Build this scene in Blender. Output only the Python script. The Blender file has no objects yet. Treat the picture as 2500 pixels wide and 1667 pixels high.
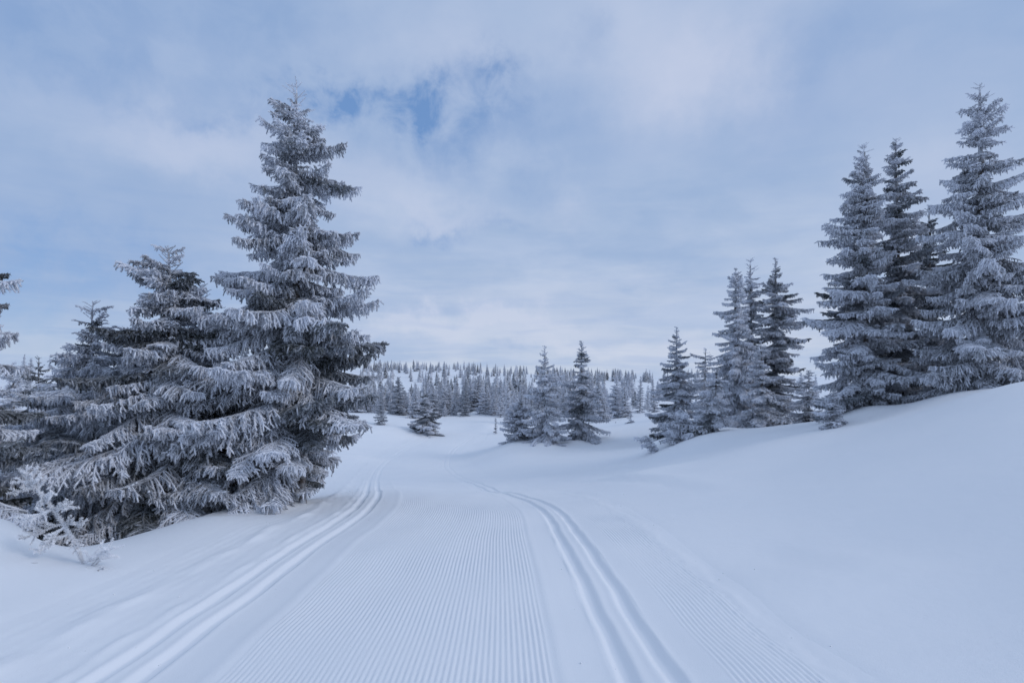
import bpy, math, random
import numpy as np
from mathutils import Matrix, Vector, Euler

# ------------------------------------------------------------------ camera, sky, sun, exposure
F = 1388.9          # focal length in photo pixels (20 mm on a 36 mm sensor, photo 2500 wide)
CAMZ = 1.6          # eye height
HY = 930.0          # photo row of the true horizon

scene = bpy.context.scene
COL = scene.collection
cam_d = bpy.data.cameras.new('camera')
cam_d.lens = 20.0
cam_d.sensor_width = 36.0
cam_d.shift_y = (HY - 833.5) / 2500.0
cam_d.clip_start = 0.05
cam_d.clip_end = 4000.0
cam = bpy.data.objects.new('camera', cam_d)
cam.location = (0, 0, CAMZ)
cam.rotation_euler = (math.radians(90), 0, 0)
COL.objects.link(cam)
scene.camera = cam

SUN_ELEV, SUN_AZ = math.radians(30), math.radians(112)   # azimuth clockwise from +Y (view direction)
sun_d = bpy.data.lights.new('sun', 'SUN')
sun_d.energy = 0.9
sun_d.angle = math.radians(28)
sun_d.color = (1.0, 0.95, 0.93)
sun = bpy.data.objects.new('sun', sun_d)
sdir = Vector((math.sin(SUN_AZ) * math.cos(SUN_ELEV), math.cos(SUN_AZ) * math.cos(SUN_ELEV), math.sin(SUN_ELEV)))
sun.rotation_euler = sdir.to_track_quat('Z', 'Y').to_euler()
sun.location = sdir * 50
COL.objects.link(sun)

scene.view_settings.view_transform = 'Standard'
scene.view_settings.look = 'None'
scene.view_settings.exposure = 0.0
scene.view_settings.gamma = 1.0
scene.view_settings.use_curve_mapping = False
try:
    scene.cycles.max_bounces = 6
    scene.cycles.diffuse_bounces = 4
    scene.cycles.use_denoising = True
except Exception:
    pass


def pix_dir(px, py):
    v = Vector(((px - 1250) / F, 1.0, (HY - py) / F))
    return v.normalized()


class NB:
    """small helper for node trees"""
    def __init__(self, tree):
        self.t = tree
    def n(self, kind, **kw):
        nd = self.t.nodes.new(kind)
        for k, v in kw.items():
            setattr(nd, k, v)
        return nd
    def put(self, sock, v):
        if isinstance(v, bpy.types.NodeSocket):
            self.t.links.new(v, sock)
        elif v is not None:
            sock.default_value = v
    def m(self, op, a, b=None, c=None, clamp=False):
        nd = self.n('ShaderNodeMath', operation=op, use_clamp=clamp)
        self.put(nd.inputs[0], a)
        if b is not None: self.put(nd.inputs[1], b)
        if c is not None: self.put(nd.inputs[2], c)
        return nd.outputs[0]
    def vm(self, op, a, b=None, out=0):
        nd = self.n('ShaderNodeVectorMath', operation=op)
        self.put(nd.inputs[0], a)
        if b is not None: self.put(nd.inputs[1], b)
        return nd.outputs[out]
    def noise(self, vec, scale, detail=4, rough=0.5, dist=0.0):
        nd = self.n('ShaderNodeTexNoise')
        self.put(nd.inputs['Vector'], vec)
        nd.inputs['Scale'].default_value = scale
        nd.inputs['Detail'].default_value = detail
        nd.inputs['Roughness'].default_value = rough
        nd.inputs['Distortion'].default_value = dist
        return nd.outputs['Fac'], nd.outputs['Color']
    def ramp(self, fac, lo, hi):
        nd = self.n('ShaderNodeMapRange', interpolation_type='SMOOTHSTEP')
        self.put(nd.inputs['Value'], fac)
        nd.inputs['From Min'].default_value = lo
        nd.inputs['From Max'].default_value = hi
        return nd.outputs[0]
    def mix(self, fac, a, b):
        nd = self.n('ShaderNodeMix', data_type='RGBA')
        self.put(nd.inputs['Factor'], fac)
        self.put(nd.inputs[6], a)
        self.put(nd.inputs[7], b)
        return nd.outputs[2]


def col(r, g, b, k=1.0):
    return (r * k, g * k, b * k, 1.0)


# world: physical sky seen through a nearly closed, softly broken cloud deck
world = bpy.data.worlds.new('World')
scene.world = world
world.use_nodes = True
nt = world.node_tree
nt.nodes.clear()
W = NB(nt)
out = W.n('ShaderNodeOutputWorld')
bg = W.n('ShaderNodeBackground')
BG = 0.10
bg.inputs['Strength'].default_value = BG
nt.links.new(bg.outputs[0], out.inputs[0])
sky = W.n('ShaderNodeTexSky', sky_type='NISHITA')
sky.sun_disc = False
sky.sun_elevation = SUN_ELEV
sky.sun_rotation = SUN_AZ
sky.altitude = 800
sky.ozone_density = 3.0
tc = W.n('ShaderNodeTexCoord')
d = W.vm('NORMALIZE', tc.outputs['Generated'])
sep = W.n('ShaderNodeSeparateXYZ')
nt.links.new(d, sep.inputs[0])
dz = W.m('MAXIMUM', sep.outputs[2], 0.0)
inv = W.m('DIVIDE', 1.0, W.m('ADD', dz, 0.16))
plane = W.n('ShaderNodeCombineXYZ')
nt.links.new(W.m('MULTIPLY', sep.outputs[0], inv), plane.inputs[0])
nt.links.new(W.m('MULTIPLY', sep.outputs[1], inv), plane.inputs[1])
pl = plane.outputs[0]
n_big, _ = W.noise(pl, 0.95, 5, 0.5, 0.35)
n_mid, _ = W.noise(W.vm('ADD', pl, (7.3, 2.1, 0.0)), 2.1, 5, 0.55, 0.3)
n_hole, _ = W.noise(W.vm('ADD', pl, (3.1, 9.4, 0.0)), 1.5, 6, 0.55, 0.4)
_, n_col = W.noise(d, 7.0, 6, 0.6, 0.0)
dd = W.vm('NORMALIZE', W.vm('ADD', d, W.vm('SCALE', W.vm('SUBTRACT', n_col, (0.5, 0.5, 0.5)))))
dd.node.inputs[0].links  # keep
# distortion amount
for nd in nt.nodes:
    if nd.type == 'VECT_MATH' and nd.operation == 'SCALE':
        nd.inputs['Scale'].default_value = 0.20


def blob(px, py, sx, sy, amt):
    """soft patch of sky round one direction (direction space, at infinity)"""
    c = pix_dir(px, py)
    right = Vector((c.y, -c.x, 0)).normalized()
    up = right.cross(c)
    rel = W.vm('SUBTRACT', dd, tuple(c))
    a = W.m('DIVIDE', W.vm('DOT_PRODUCT', rel, tuple(right), out=1), sx)
    b = W.m('DIVIDE', W.vm('DOT_PRODUCT', rel, tuple(up), out=1), sy)
    q = W.m('ADD', W.m('MULTIPLY', a, a), W.m('MULTIPLY', b, b))
    return W.m('MULTIPLY', W.m('EXPONENT', W.m('MULTIPLY', q, -1.0)), amt)


def total(items):
    s = items[0]
    for i in items[1:]:
        s = W.m('ADD', s, i)
    return s

holes = total([blob(1035, 200, .03, .024, .55), blob(985, 245, .03, .02, .5), blob(812, 232, .04, .022, 1.0), blob(900, 225, .06, .015, .4),
               blob(690, 235, .05, .02, .35), blob(540, 262, .07, .015, .3), blob(1225, 165, .035, .03, .45),
               blob(1160, 250, .10, .07, .38), blob(1120, 330, .14, .07, .25), blob(1068, 563, .045, .014, .45),
               blob(1215, 550, .05, .014, .2), blob(60, 590, .20, .05, .28), blob(150, 690, .24, .05, .2),
               blob(30, 790, .2, .05, .2), blob(90, 40, .18, .08, .28), blob(640, 20, .12, .10, .18),
               blob(1420, 130, .03, .03, .15), blob(1960, 130, .12, .10, .13)])
lights = total([blob(1710, 195, .10, .08, .9), blob(1580, 60, .16, .10, .5), blob(1110, 110, .10, .06, .5),
                blob(470, 320, .16, .05, .75), blob(900, 460, .14, .07, .45), blob(1380, 500, .05, .04, .4),
                blob(1080, 530, .08, .02, .5), blob(1250, 790, .20, .018, .9), blob(1420, 840, .22, .018, 1.0),
                blob(1050, 800, .2, .02, .6), blob(1650, 880, .14, .02, .8), blob(1950, 820, .10, .03, .7),
                blob(1500, 740, .4, .03, .35), blob(2300, 440, .10, .06, .5), blob(2150, 230, .14, .05, .3)])
darks = total([blob(1960, 130, .12, .10, .8), blob(2400, 60, .2, .08, .5), blob(60, 60, .3, .09, .7), blob(640, 40, .2, .06, .5), blob(1420, 250, .16, .07, .5),
               blob(1330, 350, .22, .06, .5), blob(2000, 320, .2, .06, .35), blob(120, 610, .34, .1, 1.0), blob(60, 700, .3, .06, .6), blob(700, 480, .12, .05, .3), blob(300, 440, .18, .05, .35)])
# cloud brightness
fac = W.m('ADD', W.m('MULTIPLY', W.ramp(n_big, .36, .66), .55), W.m('MULTIPLY', W.ramp(n_mid, .36, .66), .45))
c_cloud = W.mix(fac, col(.325, .450, .675, 1 / BG), col(.495, .588, .770, 1 / BG))
c_cloud = W.mix(W.m('MULTIPLY', darks, .8, clamp=True), c_cloud, col(.295, .420, .665, 1 / BG))
c_cloud = W.mix(W.m('MULTIPLY', lights, 0.95, clamp=True), c_cloud, col(.545, .612, .785, 1 / BG))
n_str, _ = W.noise(W.vm('MULTIPLY', d, (3.0, 3.0, 26.0)), 1.6, 4, .55, .3)
hor = W.m('MULTIPLY', W.m('EXPONENT', W.m('MULTIPLY', dz, -8.0)), .62)
c_cloud = W.mix(hor, c_cloud, W.mix(W.ramp(n_str, .40, .62), col(.500, .590, .770, 1 / BG), col(.700, .745, .825, 1 / BG)))
hole_tex, _ = W.noise(W.vm('ADD', d, (1.7, .4, 2.2)), 16.0, 5, .6, .4)
holes = W.m('MULTIPLY', holes, W.m('ADD', .35, W.m('MULTIPLY', W.ramp(hole_tex, .32, .68), 1.0)))
open_f = W.m('ADD', W.m('MULTIPLY', holes, 1.1), W.m('MULTIPLY', W.ramp(n_hole, .58, .80), .22), clamp=True)
open_f = W.m('ADD', W.m('MULTIPLY', open_f, .85), .06)
c_sky = W.mix(open_f, c_cloud, W.mix(.65, sky.outputs[0], col(.155, .330, .690, 1 / BG)))
nt.links.new(c_sky, bg.inputs['Color'])

# ------------------------------------------------------------------ terrain surface
RNG = np.random.default_rng(11)


def P(px, py, Y):
    return ((px - 1250) / F * Y, Y, CAMZ - (py - HY) / F * Y)

TR_Y = np.array([-6, 0, 2.9, 6, 8.9, 10.5, 14.2, 20, 26, 32, 40, 50, 62.])
TR_Z = np.array([.55, .24, .06, -.15, -.36, -.56, -1.08, -1.73, -2.22, -2.42, -2.22, -1.75, -1.45])
TR_X = np.array([-.75, -.70, -.71, -.78, -.88, -1.13, -2.0, -3.35, -4.45, -4.9, -4.3, -2.6, .5])


def smooth_interp(x, xs, ys):
    """cubic Hermite (Catmull-Rom on non-uniform knots)"""
    x = np.clip(x, xs[0], xs[-1])
    m = np.gradient(ys, xs)
    i = np.clip(np.searchsorted(xs, x) - 1, 0, len(xs) - 2)
    h = xs[i + 1] - xs[i]
    t = (x - xs[i]) / h
    return ((2*t**3 - 3*t**2 + 1) * ys[i] + (t**3 - 2*t**2 + t) * h * m[i]
            + (-2*t**3 + 3*t**2) * ys[i + 1] + (t**3 - t**2) * h * m[i + 1])

ctrl = []
for Y in (-5, 0, 1.5, 2.9, 4.5, 6, 7.5, 8.9, 10.5, 12.3, 14.2, 17, 20, 23, 26, 29, 32, 36, 40, 45, 50):
    for t in (-2.3, 0, 2.3):
        ctrl.append((float(smooth_interp(np.array(Y), TR_Y, TR_X)) + t, Y, float(smooth_interp(np.array(Y), TR_Y, TR_Z))))
# right bank, its crest and what lies behind it
ctrl += [P(2500, 935, 10.5), P(2300, 985, 12), P(2100, 1036, 13.5), P(1900, 1052, 16), P(1700, 1068, 19), P(1580, 1098, 22),
         (11, 8, 1.75), (14, 10.5, 2.2), (2.7, 3, .12), (4.5, 5, .36), (6.6, 7.5, .88), (3.6, 7, .0), (5.2, 10, .22),
         (3.0, 12, -.42), (4.4, 15, -.55), (4.3, 19, -1.1), (6.0, 2.5, .85), (5, -2, .6), (11, 2, 1.7),
         (10.8, 13, 1.32), (9.2, 15, .72), (8.6, 18, .12), (8.2, 22, -.45), (6.7, 23.5, -.95), (6.2, 28, -1.3),
         (14, 16, 1.3), (15, 30, -.1), (25, 40, .7), (14, 45, -.9), (20, 22, 1.1), (2.5, 17, -1.15), (2.2, 22, -1.5)]
# left bank and the hollow behind it
ctrl += [(-3.6, 9.3, -.44), (-4.1, 7.5, -.19), (-4.2, 6, -.12), (-4.3, 5, .02), (-4.4, 3.6, .2), (-3.3, 3.2, .08),
         (-5.2, 8.5, -.70), (-5.9, 7, -.58), (-6.5, 9.5, -.9), (-6, 5.5, -.28), (-7.5, 12, -1.15), (-5, 12, -1.0),
         (-9, 18, -1.4), (-6.6, 18, -1.5), (-7.5, 28, -2.1), (-10, 40, -1.6), P(903, 1041, 42), P(925, 1015, 50),
         (-7, 3, .2), (-9, 6, -.3), (-12, 10, -1.0), (-6, -2, .5), (-18, 25, -1.4)]
# middle distance and hills
ctrl += [P(1265, 1076, 29), P(1330, 1088, 28), P(1420, 1077, 29), P(1600, 1042, 30), P(1230, 1110, 25),
         P(1000, 1044, 43), P(1200, 1032, 45), P(1100, 1014, 55), P(1500, 1030, 42), P(1560, 1002, 60),
         P(950, 1012, 55), P(1150, 1010, 58), P(1280, 1004, 60), P(1000, 975, 78), P(1000, 935, 110), P(1000, 906, 150),
         P(1100, 903, 160), P(1250, 912, 160), P(1250, 962, 82), P(1550, 968, 82), P(1570, 942, 115), P(1650, 924, 160),
         P(1420, 922, 155), P(880, 904, 150), P(600, 906, 150), P(200, 920, 140), P(60, 905, 100), P(100, 950, 60),
         P(300, 985, 55), P(600, 1000, 55), P(2000, 922, 155), P(2400, 922, 155), P(1980, 985, 60), P(2300, 960, 60),
         P(-500, 940, 60), P(3000, 930, 60), P(-500, 910, 150), P(3000, 910, 150)]
for px in (-1200, -300, 300, 800, 1250, 1700, 2300, 2900, 3800):
    ctrl.append(P(px, 921, 230))
    ctrl.append(P(px, 928, 600))
ctrl = np.array(ctrl)


def to_uv(x, Y):
    q = np.maximum(Y, -4.0) + 6.0
    q = np.minimum(q, 700.)
    return np.clip(x / q, -1.7, 1.7) * 1.6, np.log(q) * 1.25


def _kern(r2):
    return np.where(r2 > 1e-12, r2 * np.log(np.maximum(r2, 1e-12)) * .5, 0)

_cu, _cv = to_uv(ctrl[:, 0], ctrl[:, 1])
_sc = np.maximum(ctrl[:, 1], 0) + 6.0        # interpolate elevation relative to scale (image-like)
_n = len(ctrl)
_A = np.zeros((_n + 3, _n + 3))
_A[:_n, :_n] = _kern((_cu[:, None] - _cu[None])**2 + (_cv[:, None] - _cv[None])**2) + np.eye(_n) * 2e-4
_A[:_n, _n] = 1; _A[:_n, _n + 1] = _cu; _A[:_n, _n + 2] = _cv
_A[_n:, :_n] = _A[:_n, _n:].T
_w = np.linalg.solve(_A, np.concatenate([ctrl[:, 2] / _sc, np.zeros(3)]))

MOUNDS = []     # (x, y, radius, height) drifts against trunks and clumps, filled in below


def waves(x, y, seed, wl, amp):
    r = np.random.default_rng(seed)
    s = np.zeros_like(x)
    for k in range(9):
        a = r.uniform(0, math.pi * 2); f = 2 * math.pi / (wl * r.uniform(.6, 1.7))
        s = s + np.sin((x * math.cos(a) + y * math.sin(a)) * f + r.uniform(0, 6.28))
    return s * amp / 3.0


def ground_z(x, y):
    x = np.asarray(x, float); y = np.asarray(y, float)
    shp = x.shape
    xf, yf = x.ravel(), y.ravel()
    z = np.empty_like(xf)
    for i in range(0, len(xf), 20000):
        u, v = to_uv(xf[i:i+20000], yf[i:i+20000])
        k = _kern((u[:, None] - _cu[None])**2 + (v[:, None] - _cv[None])**2)
        sc = np.minimum(np.maximum(yf[i:i+20000], 0) + 6.0, 700.)
        z[i:i+20000] = (k @ _w[:_n] + _w[_n] + _w[_n+1] * u + _w[_n+2] * v) * sc
    far = np.clip((np.hypot(xf, yf) - 30) / 40, 0, 1)
    z += waves(xf, yf, 5, 3.2, .014) + waves(xf, yf, 6, 9, .03) * np.clip(np.hypot(xf, yf) / 12, .2, 1) + waves(xf, yf, 7, 26, .22) * far
    wr = np.clip(1 - np.hypot(xf, yf) / 40, 0, 1) * np.clip((xf + 6) / 3, 0, 1)
    wz = np.sin(6.28 * (yf * .9 + xf * .42 + .35 * np.sin(xf * .8 + yf * .3)) / 1.15) * np.clip(np.sin(xf * .7 + 1.3) + np.sin(yf * .55 + xf * .2), 0, 2)
    z += .0045 * wr * wz
    for (ys, xs, k) in (([9.0, 11, 13.5, 16.5], [3.2, 2.85, 2.3, 1.2], 1.0), ([4.4, 4.9, 5.4, 5.8], [2.95, 2.7, 2.52, 2.45], .6)):
        dq = xf - np.interp(yf, ys, xs)
        u = np.clip((yf - ys[0]) / (ys[-1] - ys[0]), 0, 1)
        z += k * np.sin(math.pi * u)**.7 * (-.045 * np.exp(-(dq / .15)**2) + .05 * np.exp(-((dq - .32) / .28)**2))
    for (mx, my, mr, mh) in MOUNDS:
        z += mh * np.exp(-((xf - mx)**2 + (yf - my)**2) / (mr * mr))
    return z.reshape(shp)


def gz(x, y):
    return float(ground_z(np.array([x]), np.array([y]))[0])

# ------------------------------------------------------------------ materials

def new_mat(name):
    m = bpy.data.materials.new(name)
    m.use_nodes = True
    t = m.node_tree
    b = t.nodes['Principled BSDF']
    return m, NB(t), b


def snow_material(name, bump_scale, bump_h):
    m, N, b = new_mat(name)
    tcn = N.n('ShaderNodeTexCoord')
    v = tcn.outputs['Object']
    f1, _ = N.noise(v, 0.6, 4, .5)
    f2, _ = N.noise(v, 45, 3, .6)
    c = N.mix(f1, col(.83, .86, .90), col(.90, .91, .93))
    N.put(b.inputs['Base Color'], c)
    b.inputs['Roughness'].default_value = .75
    b.inputs['Specular IOR Level'].default_value = .25
    g1, _ = N.noise(v, bump_scale, 6, .62)
    g2, _ = N.noise(v, 130, 2, .6)
    h = N.m('ADD', N.m('MULTIPLY', g1, bump_h), N.m('MULTIPLY', g2, .0032))
    bp = N.n('ShaderNodeBump')
    bp.inputs['Strength'].default_value = .6
    bp.inputs['Distance'].default_value = 1.0
    N.put(bp.inputs['Height'], h)
    N.t.links.new(bp.outputs[0], b.inputs['Normal'])
    return m

M_SNOW = snow_material('powder_snow', 2.6, .02)
M_TRAIL = snow_material('groomed_snow', 14, .004)
M_CLUMP = snow_material('clump_snow', 9, .012)


def frost_material(name, dark, pale, gain):
    m, N, b = new_mat(name)
    at = N.n('ShaderNodeAttribute', attribute_name='frost')
    oi = N.n('ShaderNodeObjectInfo')
    tcn = N.n('ShaderNodeTexCoord')
    f, _ = N.noise(tcn.outputs['Object'], 5, 3, .6)
    k = N.m('ADD', at.outputs['Fac'], N.m('MULTIPLY', N.m('SUBTRACT', f, .5), .42))
    k = N.m('ADD', k, N.m('MULTIPLY', N.m('SUBTRACT', oi.outputs['Random'], .5), .42), clamp=True)
    k = N.m('MULTIPLY', k, gain, clamp=True)
    N.put(b.inputs['Base Color'], N.mix(k, dark, pale))
    b.inputs['Roughness'].default_value = .8
    b.inputs['Specular IOR Level'].default_value = .2
    return m

M_FROST = frost_material('frosted_needles', col(.050, .056, .062), col(.78, .81, .88), 1.16)
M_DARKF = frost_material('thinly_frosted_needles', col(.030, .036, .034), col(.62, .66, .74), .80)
M_RIME = frost_material('heavy_rime', col(.12, .12, .125), col(.88, .89, .92), 1.25)


def bark_material():
    m, N, b = new_mat('spruce_bark')
    tcn = N.n('ShaderNodeTexCoord')
    f, _ = N.noise(tcn.outputs['Object'], 22, 5, .7)
    g, _ = N.noise(tcn.outputs['Object'], 4, 4, .6)
    c = N.mix(f, col(.035, .028, .024), col(.11, .09, .08))
    c = N.mix(N.ramp(g, .38, .60), c, col(.46, .49, .54))
    N.put(b.inputs['Base Color'], c)
    b.inputs['Roughness'].default_value = .9
    bp = N.n('ShaderNodeBump'); bp.inputs['Strength'].default_value = .8; bp.inputs['Distance'].default_value = .02
    N.put(bp.inputs['Height'], f)
    N.t.links.new(bp.outputs[0], b.inputs['Normal'])
    return m

M_BARK = bark_material()

# ------------------------------------------------------------------ mesh building

class Buf:
    def __init__(self):
        self.v, self.f, self.fr, self.mi, self.n = [], [], [], [], 0
    def add(self, v, tris, frost, mat=0):
        v = np.asarray(v, np.float32); tris = np.asarray(tris, np.int32)
        self.v.append(v); self.f.append(tris + self.n)
        fr = np.full(len(v), frost, np.float32) if np.isscalar(frost) else np.asarray(frost, np.float32)
        self.fr.append(fr)
        self.mi.append(np.full(len(tris), mat, np.int32))
        self.n += len(v)
    def merge(self, other, mtx=None):
        for v, f, fr, mi in zip(*other.packed()):
            if mtx is not None:
                A = np.array(mtx, np.float32)
                v = v @ A[:3, :3].T + A[:3, 3]
            self.v.append(v); self.f.append(f + self.n); self.fr.append(fr); self.mi.append(mi); self.n += len(v)
    def packed(self):
        return ([np.concatenate(self.v)], [np.concatenate(self.f)], [np.concatenate(self.fr)], [np.concatenate(self.mi)])
    def mesh(self, name, mats, smooth=False):
        v, f, fr, mi = (x[0] for x in self.packed())
        me = bpy.data.meshes.new(name)
        me.vertices.add(len(v)); me.vertices.foreach_set('co', v.ravel())
        me.loops.add(len(f) * 3); me.loops.foreach_set('vertex_index', f.ravel())
        me.polygons.add(len(f))
        me.polygons.foreach_set('loop_start', np.arange(0, len(f) * 3, 3, dtype=np.int32))
        me.polygons.foreach_set('material_index', mi)
        if smooth:
            me.polygons.foreach_set('use_smooth', np.ones(len(f), bool))
        a = me.attributes.new('frost', 'FLOAT', 'POINT')
        a.data.foreach_set('value', fr)
        for m in mats:
            me.materials.append(m)
        me.update(); me.validate()
        return me


def nrm(a):
    return a / np.maximum(np.linalg.norm(a, axis=-1, keepdims=True), 1e-9)


def tube(buf, pts, rads, sides, frost, mat=0, cap=True):
    pts = np.asarray(pts, float); k = len(pts)
    T = nrm(np.gradient(pts, axis=0))
    ref = np.array([0, 0, 1.]) if abs(T[0][2]) < .9 else np.array([1., 0, 0])
    U = nrm(np.cross(T, ref)); V = np.cross(T, U)
    a = np.arange(sides) * 2 * math.pi / sides
    ring = pts[:, None] + np.asarray(rads)[:, None, None] * (np.cos(a)[None, :, None] * U[:, None] + np.sin(a)[None, :, None] * V[:, None])
    v = ring.reshape(-1, 3)
    tr = []
    for i in range(k - 1):
        for j in range(sides):
            p, q = i * sides + j, i * sides + (j + 1) % sides
            tr += [(p, q, q + sides), (p, q + sides, p + sides)]
    if cap:
        b = (k - 1) * sides
        tr += [(b, b + j, b + j + 1) for j in range(1, sides - 1)]
    buf.add(v, tr, frost, mat)


def bend(p0, d0, L, g, n, rng=None, wob=0.0):
    """polyline from p0 along d0 that sags under g (m of turn per m) towards -z"""
    p = np.array(p0, float); dv = nrm(np.array(d0, float)); pts = [p.copy()]; ds = [dv]
    s = L / n
    for i in range(n):
        dv = dv + np.array([0, 0, -g * s])
        if wob and rng is not None:
            dv = dv + rng.normal(0, wob, 3) * s
        dv = nrm(dv)
        p = p + dv * s
        pts.append(p.copy()); ds.append(dv)
    return np.array(pts), np.array(ds)


def needles(buf, pts, rng, step, nlen, nwid, frost, per=2, spread=.75, jit=.18):
    seg = np.linalg.norm(np.diff(pts, axis=0), axis=1)
    cum = np.concatenate([[0], np.cumsum(seg)])
    m = max(2, int(cum[-1] / step))
    s = np.repeat((np.arange(m) + rng.uniform(.1, .9, m)) / m * cum[-1], per)
    n = len(s)
    i = np.clip(np.searchsorted(cum, s) - 1, 0, len(seg) - 1)
    t = ((s - cum[i]) / seg[i])[:, None]
    c = pts[i] * (1 - t) + pts[i + 1] * t
    ax = nrm(pts[i + 1] - pts[i])
    rd = nrm(np.cross(ax, nrm(rng.normal(size=(n, 3)))))
    dr = nrm(ax * (1 - spread) + rd * spread)
    sd = nrm(np.cross(dr, nrm(rng.normal(size=(n, 3)))))
    ln = nlen * rng.uniform(.7, 1.25, n)[:, None]
    hw = nwid * .5 * rng.uniform(.7, 1.3, n)[:, None]
    a = c - sd * hw - dr * nlen * .1
    b = c + sd * hw - dr * nlen * .1
    e = c + dr * ln
    v = np.stack([a, b, e], 1).reshape(-1, 3)
    fr = np.repeat(np.clip(frost + rng.normal(0, jit, n), 0, 1.2), 3)
    buf.add(v, np.arange(n * 3).reshape(-1, 3), fr)


def blob_mesh(buf, c, r, rng, frost=1.0, mat=1):
    """low lump of snow: squashed, uneven 8x5 ball"""
    nu, nv = 8, 5
    v = []
    ph = rng.uniform(0, 6.28, 3)
    for j in range(nv):
        th = math.pi * (j + .5) / nv
        for i in range(nu):
            a = 2 * math.pi * i / nu
            k = 1 + .16 * math.sin(2 * a + ph[0]) + .12 * math.sin(3 * a + ph[1] + th)
            v.append((c[0] + r[0] * k * math.sin(th) * math.cos(a), c[1] + r[1] * k * math.sin(th) * math.sin(a), c[2] + r[2] * math.cos(th)))
    tr = []
    for j in range(nv - 1):
        for i in range(nu):
            p, q = j * nu + i, j * nu + (i + 1) % nu
            tr += [(p, p + nu, q + nu), (p, q + nu, q)]
    tr += [(0, i, i + 1) for i in range(1, nu - 1)]
    b = (nv - 1) * nu
    tr += [(b, b + i + 1, b + i) for i in range(1, nu - 1)]
    buf.add(v, tr, frost, mat)


def make_bough(L, rng, lod=1.0, hang=1.0, width=1.0, frost=.62):
    """one rimed spruce bough along +X, +Z up; lod is the smallest visible detail (1 = centimetre needles)"""
    B = Buf()
    nl, nw, st = .019 * lod, .0095 * lod, .0080 * lod
    core = .0098 * (1 + (lod - 1) * .55)
    n = 12
    up0 = rng.uniform(.02, .16)
    pts = [np.zeros(3)]
    sag = rng.uniform(.10, .30) * min(hang, 1.25)
    k1, k2 = rng.normal(0, .06, 2)
    for i in range(1, n + 1):
        u = i / n
        z = L * (up0 * u - sag * u**1.6 + (sag * .8) * u**3.2)
        y = L * (k1 * u * u + k2 * math.sin(u * 4))
        pts.append(np.array([L * u * (1 - .06 * u), y, z]))
    pts = np.array(pts)
    tube(B, pts, np.linspace(.012 + .006 * L, core * .6, n + 1) * min(1.6, max(1, lod * .7)), 5, .5)
    needles(B, pts[n // 4:], rng, st * .5, nl, nw, frost + .2, 2, .7)
    def twig(q, fr, k=1.0):
        m = len(q)
        tube(B, q, core * k * np.concatenate([[.55], rng.uniform(.7, 1.3, m - 2), [rng.uniform(.5, .8)]]), 5 if lod < 1.2 else 4 if lod < 2 else 3, np.repeat(np.clip(fr + rng.normal(0, .12, m), .05, 1.1), 5 if lod < 1.2 else 4 if lod < 2 else 3))
        needles(B, q, rng, st, nl * 1.15, nw, fr + .06, 3 if lod < 1.5 else 2, .68)
    step2 = .048 * max(1, lod * .62)
    m = int(L * .96 / step2)
    for i in range(m):
        u = .04 + .96 * (i + rng.uniform(0, .8)) / m
        if u > .985: continue
        j = min(int(u * n), n - 1); t = u * n - j
        p = pts[j] * (1 - t) + pts[j + 1] * t
        T = nrm(pts[j + 1] - pts[j])
        for sgn in (-1, 1):
            if rng.random() < .08: continue
            prof = (1 - u) ** .7 * min(1, .45 + 2.2 * u)
            l2 = min(L * .36 * width * prof * rng.uniform(.5, 1.2) + .055, .46)
            fr = np.clip(frost + rng.normal(0, .14) + .1 * (u - .5), .1, 1)
            d2 = T * rng.uniform(.5, .9) + np.array([0, sgn * rng.uniform(.6, 1.0), rng.uniform(-.15, .2)])
            q, qd = bend(p, d2, l2, 1.6 * hang + .3, 5, rng, .9)
            twig(q, fr)
            step3 = .034 * max(1, lod * .7)
            for w in range(int(l2 / step3)):
                a = (w + rng.uniform(.2, .9)) * step3 / l2
                if a >= 1: break
                e = min(int(a * 5), 4); b = a * 5 - e
                pp = q[e] * (1 - b) + q[e + 1] * b
                side = nrm(np.cross(qd[e], np.array([0, 0, 1.])))
                s3 = 1 if w % 2 else -1
                f3 = np.clip(fr + rng.normal(0, .17), 0, 1.1)
                if rng.random() < .52 * hang:      # hanging finger
                    l3 = rng.uniform(.05, .17) * (.5 + .45 * min(L, 1.3)) * (1.1 - .5 * a)
                    d3 = qd[e] * .35 + side * s3 * rng.uniform(0, .35) + np.array([0, 0, -1.])
                    r, _ = bend(pp, d3, l3, 4.0, 3, rng, 3.0)
                else:
                    l3 = rng.uniform(.035, .10) * (1.2 - .55 * a) * (.7 + .45 * min(L, 1.4))
                    d3 = qd[e] * .6 + side * s3 * rng.uniform(.3, .9) + np.array([0, 0, -rng.uniform(-.1, .6) * hang])
                    r, _ = bend(pp, d3, l3, 3.0 * hang, 3)
                twig(r, f3, .92)
            if lod < 1.3 and frost > .5 and L > .8 and rng.random() < .22:      # pads of settled rime on the upper side
                e = rng.integers(1, 5); k = rng.uniform(.6, 1.25)
                blob_mesh(B, q[e] + [0, 0, core * .7], (.024 * k, .017 * k, .010 * k), rng, 1.0, 0)
        # curtain straight under the main stem
        if rng.random() < .6 * hang:
            l3 = rng.uniform(.06, .20) * (.45 + .45 * min(L, 1.3)) * (1 - .6 * u)
            r, _ = bend(p, T * .35 + np.array([0, rng.normal(0, .3), -1.]), l3, 3.0, 3, rng, 1.2)
            twig(r, np.clip(frost + rng.normal(0, .15), 0, 1), .92)
    return B


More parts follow.
